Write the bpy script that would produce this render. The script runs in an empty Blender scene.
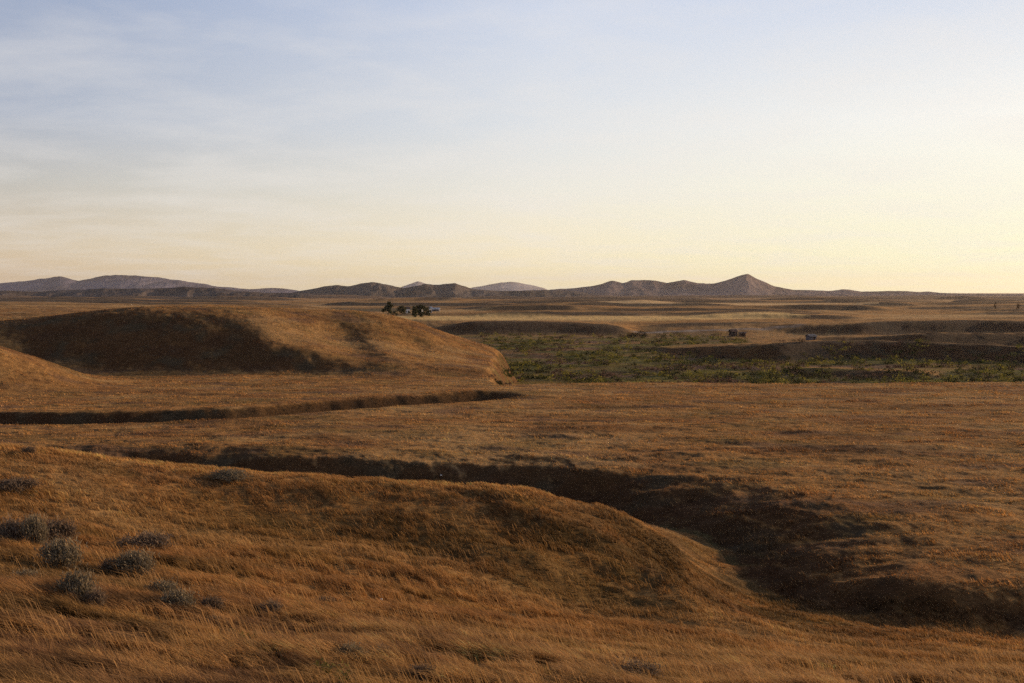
import bpy, math, random
import numpy as np
R = math.radians
rng = np.random.default_rng(7)
random.seed(7)
sc = bpy.context.scene
COL = sc.collection

# ------------------------------------------------------------------ camera model
W_PX, H_PX, F = 1024.0, 683.0, 1005.0
HORIZON = 292.3
PITCH = math.atan((H_PX / 2 - HORIZON) / F)
SUN_AZ, SUN_EL = R(59), R(9.0)          # azimuth clockwise from the view direction (+Y)

def slope_of(px, py):
    """x/Y and z/Y of the sight line through a photo point"""
    px = np.asarray(px, float); py = np.asarray(py, float)
    cx = (px - W_PX / 2) / F; cy = (H_PX / 2 - py) / F
    fy = math.cos(PITCH) + cy * math.sin(PITCH)
    fz = -math.sin(PITCH) + cy * math.cos(PITCH)
    return cx / fy, fz / fy

def at(px, py, Y):
    a, b = slope_of(px, py)
    return (float(a) * Y, Y, float(b) * Y)

def at_z(px, Y, z):
    a, _ = slope_of(px, 320)
    return (float(a) * Y, Y, z)

# ------------------------------------------------------------------ noise
_perm = np.random.default_rng(11).permutation(1024)
_ang = np.random.default_rng(12).random(1024) * 2 * np.pi
_gx, _gy = np.cos(_ang), np.sin(_ang)
def perlin(x, y, seed=0):
    x = x + seed * 17.31; y = y + seed * 9.77
    xi = np.floor(x).astype(np.int64); yi = np.floor(y).astype(np.int64)
    xf = x - xi; yf = y - yi
    u = xf * xf * xf * (xf * (xf * 6 - 15) + 10); v = yf * yf * yf * (yf * (yf * 6 - 15) + 10)
    def g(ix, iy, dx, dy):
        h = _perm[(_perm[(ix + seed * 13) & 1023] + iy) & 1023]
        return _gx[h] * dx + _gy[h] * dy
    a = g(xi, yi, xf, yf); b = g(xi + 1, yi, xf - 1, yf)
    c = g(xi, yi + 1, xf, yf - 1); d = g(xi + 1, yi + 1, xf - 1, yf - 1)
    return ((a + (b - a) * u) * (1 - v) + (c + (d - c) * u) * v) * 1.5
def fbm(x, y, octv=4, seed=0, gain=0.5):
    s = 0; a = 1.0; t = 0
    for o in range(octv):
        s = s + a * perlin(x * 2 ** o, y * 2 ** o, seed + o * 3); t += a; a *= gain
    return s / t
def sst(a, b, x):
    t = np.clip((x - a) / (b - a), 0, 1); return t * t * (3 - 2 * t)
def smax(a, b, k):
    h = np.clip(0.5 + 0.5 * (a - b) / k, 0, 1)
    return b + (a - b) * h + k * h * (1 - h)

# ------------------------------------------------------------------ thin plate surface in log-polar space
class TPS:
    def __init__(self, pts):
        p = np.array(pts, float)
        self.u = np.stack([np.arctan2(p[:, 0], p[:, 1]), np.log(np.hypot(p[:, 0], p[:, 1]))], 1)
        n = len(p)
        K = self.k(self.u, self.u) + np.eye(n) * 2e-4
        P = np.hstack([np.ones((n, 1)), self.u])
        A = np.zeros((n + 3, n + 3)); A[:n, :n] = K; A[:n, n:] = P; A[n:, :n] = P.T
        self.w = np.linalg.solve(A, np.concatenate([p[:, 2], np.zeros(3)]))
    def k(self, a, b):
        d2 = ((a[:, None, :] - b[None, :, :]) ** 2).sum(2) + 1e-12
        return 0.5 * d2 * np.log(d2)
    def __call__(self, az, lr):
        out = np.empty(len(az)); n = len(self.u)
        for i in range(0, len(az), 40000):
            q = np.stack([az[i:i + 40000], lr[i:i + 40000]], 1)
            out[i:i + 40000] = self.k(q, self.u) @ self.w[:n] + self.w[n] + q @ self.w[n + 1:]
        return out

near_pts = [at(*t) for t in [
    (-160, 720, 8), (-160, 640, 12), (-160, 560, 20), (-160, 500, 30), (-160, 436, 42),
    (0, 683, 11), (130, 683, 12), (260, 683, 13), (400, 683, 14), (512, 683, 15), (700, 683, 17), (850, 683, 19), (1024, 683, 21), (1200, 683, 23),
    (0, 620, 15), (120, 630, 15.5), (250, 640, 16.5), (400, 640, 19), (600, 640, 25), (700, 650, 26), (850, 660, 30), (1024, 668, 28), (1200, 668, 28),
    (0, 580, 19), (100, 590, 20), (200, 602, 21), (300, 600, 24), (400, 600, 27), (500, 600, 31), (600, 604, 35), (700, 622, 33), (740, 650, 28), (740, 625, 38), (800, 635, 37), (850, 642, 38), (850, 628, 42), (940, 634, 42), (1024, 647, 40), (1200, 650, 40),
    (0, 550, 24), (120, 555, 27), (300, 575, 28), (450, 575, 32), (550, 572, 36), (640, 580, 38),
    (0, 500, 33), (100, 512, 34), (200, 532, 35), (300, 545, 34), (350, 540, 37), (450, 552, 36), (540, 545, 38), (620, 550, 40), (668, 575, 38), (668, 540, 44), (688, 595, 41), (685, 560, 49), (800, 615, 44),
    (0, 446.5, 42), (100, 457, 42), (180, 468.5, 42), (250, 475.5, 42), (350, 483, 43), (450, 487, 44), (540, 494, 44), (590, 508, 46), (620, 518, 46.5), (655, 537, 46),
    (250, 500, 39.5), (150, 490, 38), (350, 508, 40), (480, 515, 40.5)]]
near_pts += [at_z(*t) for t in [
    (-200, 2, -1.75), (300, 2, -1.75), (512, 2, -1.75), (800, 2, -1.75), (1200, 2, -1.8),
    (-160, 60, -13), (0, 58, -13.5), (200, 58, -14), (400, 58, -14), (540, 64, -14.5), (715, 46, -13.9), (748, 46.5, -14.5), (718, 54, -15.2), (690, 60, -14.8), (755, 55, -16.5), (700, 70, -18), (760, 60, -17.5),
    (-160, 85, -19), (0, 80, -19), (200, 80, -19), (400, 80, -19), (600, 75, -19), (800, 60, -18), (1024, 55, -18), (1200, 55, -18),
    (0, 200, -24), (512, 200, -24), (1100, 200, -24)]]
NEAR = TPS(near_pts)

hill_pts = [at(*t) for t in [
    (-200, 325, 180), (-60, 336, 170), (0, 346, 165), (40, 359, 163), (75, 375, 160),
    (120, 379, 177), (200, 379, 178), (290, 375, 180), (380, 378, 174), (450, 376, 178), (490, 372, 184), (470, 364, 190), (488, 359, 205), (505, 366, 200), (520, 375, 185),
    (60, 345, 191), (150, 350, 189), (230, 352, 189), (285, 352, 188), (320, 350, 190), (350, 352, 192), (400, 350, 200), (440, 351, 207),
    (100, 330, 197), (200, 331, 196), (260, 331, 198), (310, 332, 203), (350, 334, 208), (400, 334, 212),
    (-100, 322, 225), (0, 321, 220), (60, 318, 206), (130, 316, 203), (250, 316, 205), (330, 315.5, 216), (380, 317, 220), (410, 322, 222), (430, 328, 224),
    (455, 338.5, 228), (475, 344, 230), (490, 346, 232), (460, 350, 212), (480, 352, 215)]]
hill_pts += [at_z(*t) for t in [
    (-100, 245, -6.0), (0, 245, -5.6), (130, 245, -5.3), (250, 240, -5.3), (330, 245, -5.8), (390, 250, -7.2), (440, 255, -11.5),
    (30, 187, -12.6), (80, 180, -14.6), (-100, 190, -8),
    (-100, 300, -6.5), (0, 300, -6.3), (150, 300, -6.0), (300, 300, -6.5), (380, 300, -8.8), (430, 300, -12.5), (470, 300, -17),
    (-100, 600, -7), (0, 600, -7), (200, 600, -7.4), (330, 600, -9.5), (400, 600, -19), (500, 600, -22),
    (-100, 1100, -10), (100, 1100, -11), (300, 1100, -15), (600, 1100, -24), (0, 3000, -24), (600, 3000, -26),
    (540, 180, -18), (540, 230, -19), (540, 300, -20), (700, 200, -20), (1024, 200, -21), (1024, 500, -24), (700, 600, -24),
    (-100, 135, -16), (50, 140, -16.2), (200, 140, -17), (350, 142, -17), (500, 145, -18), (800, 140, -20), (1100, 140, -20),
    (-100, 90, -20), (500, 90, -21), (1100, 90, -21)]]
HILL = TPS(hill_pts)

# ------------------------------------------------------------------ polylines on the ground
def polydist(x, y, P):
    """signed distance (positive beyond the line when P runs left to right) and arc position 0..n-1"""
    P = np.array(P, float)
    best = np.full(x.shape, 1e18); sgn = np.ones(x.shape); arc = np.zeros(x.shape)
    for i in range(len(P) - 1):
        ax, ay = P[i][:2]; bx, by = P[i + 1][:2]
        dx, dy = bx - ax, by - ay; L2 = dx * dx + dy * dy
        t = np.clip(((x - ax) * dx + (y - ay) * dy) / L2, 0, 1)
        ex = x - ax - t * dx; ey = y - ay - t * dy
        d2 = ex * ex + ey * ey
        m = d2 < best
        best = np.where(m, d2, best); arc = np.where(m, i + t, arc)
        Ln = math.sqrt(L2); px_ = ax + t * dx; py_ = y - ey
        vx = np.full(x.shape, dx / Ln); vy = np.full(x.shape, dy / Ln)
        if i > 0:
            qx, qy = P[i][0] - P[i - 1][0], P[i][1] - P[i - 1][1]; q = math.hypot(qx, qy)
            vx = np.where(t <= 0, vx + qx / q, vx); vy = np.where(t <= 0, vy + qy / q, vy)
        if i < len(P) - 2:
            qx, qy = P[i + 2][0] - P[i + 1][0], P[i + 2][1] - P[i + 1][1]; q = math.hypot(qx, qy)
            vx = np.where(t >= 1, vx + qx / q, vx); vy = np.where(t >= 1, vy + qy / q, vy)
        sgn = np.where(m, np.where(vx * ey - vy * ex >= 0, 1.0, -1.0), sgn)
    return np.sqrt(best) * sgn, arc

# edge of the bench above the winding gully
BANK = [at(*t) for t in [(-400, 450, 86), (120, 450, 87), (250, 455, 85), (400, 460, 82), (520, 464, 80), (620, 469, 76), (700, 480, 70),
                         (752, 497, 63), (790, 522, 57), (815, 548, 52), (835, 575, 48), (890, 592, 45.5), (960, 600, 44.5), (1040, 603, 44), (1300, 606, 44), (2600, 606, 40)]]
# edge of the upland above the green valley (right to left as seen from above: walked from the far left back towards us, then right)
RIM = [at_z(*t) for t in [(-900, 3500, 0), (0, 2400, 0), (250, 1200, 0), (345, 700, 0), (400, 400, 0), (440, 330, 0), (497, 246, 0), (503, 232, 0), (499, 205, 0), (494, 182, 0)]] \
    + [at(*t) for t in [(497, 387, 160), (560, 383.5, 163), (640, 381, 165), (760, 384, 163), (860, 384, 163), (940, 380, 166), (1024, 382, 166), (1300, 380, 168), (3200, 380, 150)]]

# mounds and terrace fronts: crest line, width in front, width behind
MOUNDS = [
    ([(770, 369, 272), (810, 368, 270), (860, 369, 267), (910, 371, 262), (950, 374, 258)], 16, 26),
    ([(745, 349, 318), (775, 343, 325), (805, 341, 333), (860, 340, 338), (930, 342, 330), (1024, 347, 315), (1200, 348, 310)], 30, 90),
    ([(880, 336, 390), (930, 332, 395), (1024, 333, 400), (1200, 332, 400)], 26, 80),
    ([(420, 321, 505), (500, 320.5, 508), (560, 321.5, 508), (605, 324, 505), (645, 330, 500)], 40, 90),
    ([(820, 327, 470), (880, 321.5, 490), (960, 319.5, 500), (1024, 320.5, 495), (1200, 320, 495)], 42, 110),
    ([(630, 325.5, 545), (690, 322.5, 550), (790, 322.8, 550), (860, 327, 530)], 28, 60),
    ([(880, 316, 650), (940, 315, 660), (1024, 315, 650), (1200, 315, 650)], 40, 140),
    ([(470, 306.5, 760), (520, 304.2, 770), (560, 304.2, 770), (595, 307, 760)], 34, 160),
    ([(585, 308, 720), (630, 305.5, 730), (690, 305.5, 730), (735, 309, 720)], 34, 160),
    ([(745, 306, 780), (790, 304, 790), (850, 304.5, 780), (910, 309, 750)], 36, 160),
    ([(978, 312, 720), (995, 309.5, 730), (1014, 312, 720)], 25, 60),
    ([(470, 300.5, 1200), (560, 300, 1200), (640, 301, 1150)], 60, 300),
    ([(700, 300, 1250), (820, 299.5, 1250), (920, 301, 1200)], 60, 300),
    ([(405, 299, 1350), (430, 297, 1400), (448, 297.5, 1400), (462, 300, 1350)], 70, 250),
    ([(900, 303, 1000), (970, 301.5, 1020), (1100, 302, 1000)], 50, 200),
    ([(-100, 306, 640), (60, 305, 660), (160, 306, 640)], 30, 200),
    ([(560, 296, 2300), (700, 295, 2400), (860, 295.5, 2400), (1100, 296, 2300)], 150, 500),
    ([(-200, 300, 1300), (60, 299, 1300), (200, 300, 1250), (300, 301, 1200)], 80, 400),
]
CUTS = [([at(*t) for t in [(-200, 408, 117), (-40, 408.5, 117), (100, 409, 117), (230, 404, 121), (330, 395.5, 130), (420, 389.5, 138), (485, 386.3, 144), (512, 386, 146)]], 1.15)]
MOUNDS = [([at(*t) for t in P], wf, wb) for P, wf, wb in MOUNDS]

_rr = np.random.default_rng(77)
def _vz(Y): return float(np.interp(Y, [470, 540, 720, 1000, 1500, 3000], [-20.3, -15.4, -14.0, -12.6, -13.5, -17]))
for _ in range(80):
    Y_ = math.exp(_rr.uniform(math.log(600), math.log(2900))); left = _rr.random() < .25
    c_ = _rr.uniform(-80, 470) if left else _rr.uniform(470, 1130)
    if left: Y_ = max(Y_, 1000)
    hw = _rr.uniform(35, 130); lift = _rr.uniform(1.8, 4.6)
    pyb = HORIZON + F * -_vz(Y_) / Y_
    tl = _rr.uniform(-.05, .05) * Y_
    MOUNDS.append(([at(c_ + hw * q, pyb - lift * k, Y_ + tl * q) for q, k in ((-1, -.3), (-.5, .75), (0, 1), (.45, .7), (1, -.3))], Y_ * .05, Y_ * .16))
def height(x, y, want_zone=False):
    x = np.asarray(x, float); y = np.asarray(y, float)
    az = np.arctan2(x, y); r = np.hypot(x, y) + 1e-6
    lim = R(36)
    a2 = lim * np.tanh(az / lim * 0.0 + np.clip(az, -lim, lim) / lim * 1.0) / math.tanh(1.0) * 0 + np.clip(az, -lim, lim)
    back = sst(R(90), R(180), np.abs(az))
    a2 = a2 * (1 - back)
    lr = np.log(np.maximum(r, 1.9))
    # bench
    bench = np.interp(lr, np.log([2, 42, 60, 90, 130, 165, 400]), [-13.7, -13.75, -13.85, -14.1, -14.4, -14.65, -15.3])
    bench = bench + (.15 + .2 * sst(120, 95, r)) * fbm(x / 22, y / 14, 3, 5)
    sd, arc = polydist(x, y, BANK)
    sd = sd + 1.2 * fbm(x / 9, y / 9, 3, 8) + 0.35 * fbm(x / 2.2, y / 2.2, 2, 18)
    g = np.exp(-((arc - 7.6) / 1.6) ** 2)
    wd = 4.0 + 10.0 * g
    depth = 2.2 + 0.35 * g + 1.3 * sst(6, 3, arc)
    sd0 = sd + .8 * fbm(x / 5, y / 5, 3, 9)
    bank = bench - depth * (.32 * sst(7, -3, sd0) + .68 * sst(.7, -1, sd0 / wd)) * (1 + .15 * fbm(x / 12, y / 12, 2, 10)) + 0.25 * np.exp(-(sd / 3.5) ** 2)
    z = bank.copy()
    nm = r < 140
    N = np.full(x.shape, -30.0); N[nm] = NEAR(a2[nm], lr[nm])
    z = smax(N, z, 1.1)
    fore = N > bank - 0.4
    # hill + plateau on the left
    H = np.full(x.shape, -40.0); hm = (r > 95) & (r < 5000); H[hm] = HILL(a2[hm], lr[hm])
    H = H + np.where(r > 170, 0.3, 0.15) * fbm(x / 16, y / 16, 3, 21)
    def blob(px_, Y_, wx, wy): 
        X_ = float(slope_of(px_, 330)[0]) * Y_
        return np.exp(-((x - X_ - .35 * (Y_ - y)) / wx) ** 2 - ((y - Y_) / wy) ** 2)
    H = H - .7 * blob(340, 203, 8, 11) + .6 * blob(378, 200, 4.5, 12) - .6 * blob(415, 208, 3.5, 8) + .5 * blob(262, 192, 4, 8)
    up = smax(H, z, 1.2)
    # valley and far plains
    V = np.interp(r, [100, 240, 330, 500, 585, 720, 1000, 1500, 3000, 20000], [-22, -22, -21.5, -20.3, -15.4, -14.0, -12.6, -13.5, -17, -22])
    V = V + np.clip(r / 260, 0.3, 1.6) * 0.45 * fbm(x / 60, y / 34, 4, 31) + sst(600, 1600, r) * 4.5 * fbm(x / 330, y / 210, 4, 41)
    rd, rarc = polydist(x, y, RIM)
    rd = rd + (1.5 + 5 * sst(300, 500, r)) * fbm(x / 40, y / 40, 3, 51) * sst(100, 180, r) + 1.2 * fbm(x / 7, y / 7, 2, 52) * sst(100, 180, r)
    t = sst(-1.5, 5 + 5 * sst(300, 500, r), rd)
    z = up * (1 - t) + V * t
    z = np.where(r < 90, up, z)
    front = np.zeros(x.shape); top = np.zeros(x.shape); cut = np.zeros(x.shape)
    for P, wf, wb in MOUNDS:
        wf = wf * .6
        Pa = np.array(P)
        m = (x > Pa[:, 0].min() - wb) & (x < Pa[:, 0].max() + wb) & (y > Pa[:, 1].min() - wf * 1.6) & (y < Pa[:, 1].max() + wb)
        if not m.any(): continue
        d, arc2 = polydist(x[m], y[m], P)
        zc = np.interp(arc2, np.arange(len(P)), Pa[:, 2])
        d = d + wf * 0.35 * fbm(x[m] / (wf * 3), y[m] / (wf * 3), 2, 61)
        k = np.where(d < 0, 1 - sst(0, 1, -d / wf), (1 - np.clip(d / wb, 0, 1)) ** 1.5)
        k = k * sst(0, .7, arc2) * sst(len(P) - 1, len(P) - 1.7, arc2)
        e = z[m]; new = e + (zc - e) * k
        z[m] = np.where(zc > e, new, e + (new - e) * 0.6)
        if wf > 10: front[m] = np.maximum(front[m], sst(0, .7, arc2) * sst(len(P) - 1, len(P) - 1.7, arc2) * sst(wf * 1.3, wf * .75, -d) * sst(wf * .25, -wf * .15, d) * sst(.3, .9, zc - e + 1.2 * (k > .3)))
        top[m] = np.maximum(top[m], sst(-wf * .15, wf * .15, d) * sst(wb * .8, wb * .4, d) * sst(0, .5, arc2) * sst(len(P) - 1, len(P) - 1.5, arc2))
    # narrow cut (dry wash) with a steep far bank
    for P, dp in CUTS:
        Pa = np.array(P)
        m = (x > Pa[:, 0].min() - 12) & (x < Pa[:, 0].max() + 12) & (y > Pa[:, 1].min() - 14) & (y < Pa[:, 1].max() + 6)
        if not m.any(): continue
        d, a3 = polydist(x[m], y[m], P)
        d = d + .9 * fbm(x[m] / 6, y[m] / 6, 3, 63)
        e = sst(0, .8, a3) * sst(len(P) - 1, len(P) - 2.2, a3)
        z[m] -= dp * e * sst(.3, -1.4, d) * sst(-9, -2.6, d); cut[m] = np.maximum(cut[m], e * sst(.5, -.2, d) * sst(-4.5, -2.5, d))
        z[m] += .35 * e * np.exp(-((d - 1.5) / 3) ** 2)
    # rough ground: hollows on the spur and beside the gully
    rough = np.exp(-((az - R(4)) / R(13)) ** 2) * sst(24, 32, r) * sst(75, 55, r) * (1 - .45 * sst(R(7), R(10), az))
    z = z + rough * .55 * fbm(x / 4.6, y / 3.2, 4, 77) + sst(40, 55, r) * sst(140, 90, r) * sst(-1, 4, sd) * .22 * fbm(x / 6.5, y / 4.5, 4, 78)
    # small relief: hummocks and tussocks
    z = z + sst(2, 12, r) * sst(900, 200, r) * (0.10 * fbm(x / 3.2, y / 2.4, 3, 71) + 0.05 * fbm(x / 0.8, y / 0.8, 2, 72) * sst(160, 50, r))
    z = z + sst(45, 80, r) * sst(600, 200, r) * 0.16 * np.maximum(fbm(x / 7.0, y / 3.0, 3, 73), 0)
    z = z + sst(180, 300, r) * 0.35 * fbm(x / 11, y / 7, 3, 75) * sst(1500, 600, r)
    if want_zone:
        return z, dict(r=r, az=az, fore=fore, sd=sd, wd=wd, rd=rd, t=t, H=H, up=up, front=front, top=top, cut=cut, N=N, bank=bank)
    return z

# ------------------------------------------------------------------ colours of the ground
GOLD = np.array([.41, .220, .082]); STRAW = np.array([.58, .38, .18]); RUST = np.array([.27, .128, .052])
UMBER = np.array([.125, .062, .030]); SAGE = np.array([.115, .100, .062]); GREEN = np.array([.115, .116, .036]); LIME = np.array([.27, .235, .045]); PURPLE = np.array([.185, .115, .088])
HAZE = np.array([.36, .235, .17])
TRACKS = [([at(*t) for t in [(540, 301.5, 1050), (700, 302, 1050), (860, 302, 1030)]], 70, (.80, .54, .27)),
          ([at(*t) for t in [(745, 336.5, 380), (830, 335.5, 385), (900, 337, 375)]], 14, (.62, .36, .15)),
          ([at(*t) for t in [(380, 317, 600), (520, 317, 600), (640, 317.5, 600), (700, 318, 610), (790, 318, 620)]], 36, (.85, .58, .25)),
          ([at(*t) for t in [(-150, 312.5, 318), (60, 312.5, 320), (150, 312, 325), (235, 311, 335)]], 5, (.50, .34, .19)),
          ([at(*t) for t in [(640, 330, 500), (720, 329, 508), (800, 328.5, 512)]], 5, (.33, .29, .28))]
def mixc(c, d, t): return c * (1 - t[:, None]) + d * t[:, None]
def ground_colour(x, y, zn):
    r = zn['r']
    n1 = fbm(x / 9, y / 6, 4, 101) ; n2 = fbm(x / 2.1, y / 1.3, 3, 103); n3 = fbm(x / 55, y / 30, 4, 105); n4 = fbm(x / 24, y / 9, 4, 107)
    c = np.tile(GOLD, (len(x), 1))
    c = mixc(c, RUST, sst(-.15, .45, n1) * 0.75)
    c = mixc(c, UMBER, sst(.05, .5, n2) * 0.7)
    c = mixc(c, STRAW, sst(.1, .55, -n3) * 0.45)
    # purple-brown last year's growth on the nearest slope
    c = mixc(c, np.array([.10, .052, .036]), sst(-.16, .2, fbm(x / 1.6, y / 1.1, 3, 104) + .35 * n1) * sst(30, 17, r) * (.35 + .65 * sst(R(12), R(-10), zn['az'])) * .85)
    c = mixc(c, np.array([.17, .12, .035]), sst(.05, .4, fbm(x / 4, y / 3, 3, 108)) * .45 * zn['fore'])
    c = mixc(c, STRAW * .8, sst(.08, .4, fbm(x / 15, y / 8, 4, 151)) * .5 * sst(15, 40, r))
    c = mixc(c, np.array([.20, .135, .05]), sst(.05, .38, fbm(x / 12, y / 7, 4, 153)) * .55)
    c = mixc(c, PURPLE * .85, sst(.1, .4, fbm(x / 10, y / 5, 4, 155)) * .55 * sst(30, 60, r))
    # sage patches on the bench
    c = mixc(c, UMBER, sst(.12, .5, n4) * 0.65 * sst(45, 80, r))
    # rough olive growth in the gully; the bank's shade deepened in the colour
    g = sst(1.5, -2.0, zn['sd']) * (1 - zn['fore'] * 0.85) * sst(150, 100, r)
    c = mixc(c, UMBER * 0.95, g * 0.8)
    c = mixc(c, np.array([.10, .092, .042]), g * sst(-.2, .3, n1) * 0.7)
    fl = 1.3 * np.exp(-((x - 8.5) / 6.5) ** 2 - ((y - 47) / 11) ** 2) + .8 * np.exp(-((x - 4) / 5) ** 2 - ((y - 38) / 3) ** 2)
    c = mixc(c, np.array([.085, .055, .024]), np.clip(fl * 1.15, 0, 1) * sst(-.35, .25, fbm(x / 3.5, y / 3, 3, 109)) * .85)
    cr = np.exp(-((r - 46.5) / 2.6) ** 2) * zn['fore'] * sst(R(10), R(4), zn['az'])
    c = mixc(c, STRAW * np.array([1, .85, .7]), cr * .75)
    # olive grass in the swale in front of the spur
    sw = np.exp(-((r - 37) / 3.5) ** 2) * zn['fore'] * sst(R(-22), R(-16), zn['az']) * sst(R(14), R(4), zn['az'])
    c = mixc(c, np.array([.15, .095, .03]), sw * 0.5)
    # green valley
    v = np.maximum(zn['t'], sst(.0, .3, zn['t']) * .45 * sst(420, 300, r)) * sst(520, 430, r) * (1 - sst(345, 375, r) * sst(R(11.5), R(14), zn['az']))
    c = mixc(c, mixc(np.tile(GREEN, (len(x), 1)), PURPLE, sst(-.1, .35, fbm(x / 30, y / 22, 3, 111))), v * 0.92)
    c = mixc(c, LIME, v * sst(.1, .45, fbm(x / 36, y / 16, 4, 113)) * 0.7)
    c = mixc(c, GOLD * .8, v * sst(.0, .35, fbm(x / 45, y / 16, 3, 115)) * (.35 + .5 * sst(280, 400, r)))
    c = mixc(c, np.array([.055, .038, .024]), v * sst(.1, .4, fbm(x / 22, y / 16, 3, 117)) * .6)
    # far plains: bands of cured grass and scrub
    f = sst(430, 560, r)
    b = .6 * fbm(x / (r * .09 + 25), np.log(r) * 6.0 + .9 * fbm(zn['az'] * 5, np.log(r) * 2, 2, 125), 4, 121) + .5 * fbm(x / 130, y / 130, 3, 123) * sst(2500, 900, r)
    c = mixc(c, STRAW * 1.15, f * sst(-.1, .3, b) * 0.6)
    c = mixc(c, SAGE * 1.0, f * sst(-.03, .28, -b) * 0.85)
    c = mixc(c, mixc(np.tile(UMBER * 1.1, (len(x), 1)), np.array([.11, .10, .04]), sst(-.2, .3, n1)), sst(.01, .12, zn['t']) * sst(1.0, .8, zn['t']) * sst(330, 290, r) * .85)
    c = mixc(c, np.array([.07, .042, .024]), zn['cut'] * .9)  # shade on the far bank of the wash, painted into the ground colour
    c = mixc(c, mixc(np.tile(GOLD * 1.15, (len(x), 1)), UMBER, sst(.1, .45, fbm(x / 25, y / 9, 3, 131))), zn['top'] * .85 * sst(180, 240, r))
    c = mixc(c, np.array([.075, .058, .045]), zn['front'] * .9 * sst(140, 250, r))  # scrubby mound fronts, coloured dark to stand in for their shade
    for P, wd_, cc in TRACKS:
        Pa = np.array(P); m = (np.abs(y - Pa[:, 1].mean()) < 60) & (x > Pa[:, 0].min() - 5) & (x < Pa[:, 0].max() + 5)
        if m.any():
            d, _ = polydist(x[m], y[m], P); c[m] = mixc(c[m], np.array(cc), sst(wd_, wd_ * .5, np.abs(d + 2 * perlin(x[m] / 30, y[m] / 30, 7))) * .85)
    c = c * np.array([1.12, 1.12, 1.06])
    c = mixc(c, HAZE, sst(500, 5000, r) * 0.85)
    return c

# ------------------------------------------------------------------ materials
def mat(name):
    m = bpy.data.materials.new(name); m.use_nodes = True
    nt = m.node_tree; nt.nodes.clear()
    return m, nt
def simple(name, col, rough=0.9, var=0.25, scale=3.0, translucent=0.0, spec=0.2, attr=None):
    m, nt = mat(name); N = nt.nodes; L = nt.links
    out = N.new('ShaderNodeOutputMaterial'); b = N.new('ShaderNodeBsdfPrincipled')
    b.inputs['Roughness'].default_value = rough; b.inputs['Specular IOR Level'].default_value = spec
    tc = N.new('ShaderNodeNewGeometry'); nz = N.new('ShaderNodeTexNoise'); nz.inputs['Scale'].default_value = scale; nz.inputs['Detail'].default_value = 4
    L.new(tc.outputs['Position'], nz.inputs['Vector'])
    mr = N.new('ShaderNodeMapRange'); mr.inputs['From Min'].default_value = .3; mr.inputs['From Max'].default_value = .7
    mr.inputs['To Min'].default_value = 1 - var; mr.inputs['To Max'].default_value = 1 + var
    L.new(nz.outputs['Fac'], mr.inputs['Value'])
    mx = N.new('ShaderNodeVectorMath'); mx.operation = 'SCALE'
    if attr:
        a = N.new('ShaderNodeAttribute'); a.attribute_name = attr; L.new(a.outputs['Color'], mx.inputs[0])
    else:
        mx.inputs[0].default_value = col
    L.new(mr.outputs['Result'], mx.inputs['Scale']); L.new(mx.outputs[0], b.inputs['Base Color'])
    if translucent:
        t = N.new('ShaderNodeBsdfTranslucent'); L.new(mx.outputs[0], t.inputs['Color'])
        ms = N.new('ShaderNodeMixShader'); ms.inputs[0].default_value = translucent
        L.new(b.outputs[0], ms.inputs[1]); L.new(t.outputs[0], ms.inputs[2]); L.new(ms.outputs[0], out.inputs[0])
    else:
        L.new(b.outputs[0], out.inputs[0])
    return m

def ground_material():
    m, nt = mat('dry_prairie_ground'); N = nt.nodes; L = nt.links
    out = N.new('ShaderNodeOutputMaterial'); b = N.new('ShaderNodeBsdfPrincipled')
    b.inputs['Roughness'].default_value = 1.0; b.inputs['Specular IOR Level'].default_value = 0.05
    geo = N.new('ShaderNodeNewGeometry'); at_ = N.new('ShaderNodeAttribute'); at_.attribute_name = 'Col'
    fac = None
    for sc_, lo, hi, mn, mx in ((0.9, .35, .68, .72, 1.22), (5.0, .35, .68, .6, 1.3), (0.12, .35, .65, .85, 1.12)):
        nz = N.new('ShaderNodeTexNoise'); nz.inputs['Scale'].default_value = sc_; nz.inputs['Detail'].default_value = 7; nz.inputs['Roughness'].default_value = .68
        L.new(geo.outputs['Position'], nz.inputs['Vector'])
        mr = N.new('ShaderNodeMapRange'); mr.inputs['From Min'].default_value = lo; mr.inputs['From Max'].default_value = hi
        mr.inputs['To Min'].default_value = mn; mr.inputs['To Max'].default_value = mx
        L.new(nz.outputs['Fac'], mr.inputs['Value'])
        if fac is None: fac = mr.outputs[0]
        else:
            mu = N.new('ShaderNodeMath'); mu.operation = 'MULTIPLY'; L.new(fac, mu.inputs[0]); L.new(mr.outputs[0], mu.inputs[1]); fac = mu.outputs[0]
    s = N.new('ShaderNodeVectorMath'); s.operation = 'SCALE'; L.new(at_.outputs['Color'], s.inputs[0]); L.new(fac, s.inputs['Scale'])
    L.new(s.outputs[0], b.inputs['Base Color'])
    nb = N.new('ShaderNodeTexNoise'); nb.inputs['Scale'].default_value = 2.2; nb.inputs['Detail'].default_value = 9; nb.inputs['Roughness'].default_value = .75
    L.new(geo.outputs['Position'], nb.inputs['Vector'])
    bp = N.new('ShaderNodeBump'); bp.inputs['Strength'].default_value = 0.9; bp.inputs['Distance'].default_value = 0.35
    L.new(nb.outputs['Fac'], bp.inputs['Height']); L.new(bp.outputs[0], b.inputs['Normal'])
    L.new(b.outputs[0], out.inputs[0])
    return m

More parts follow.
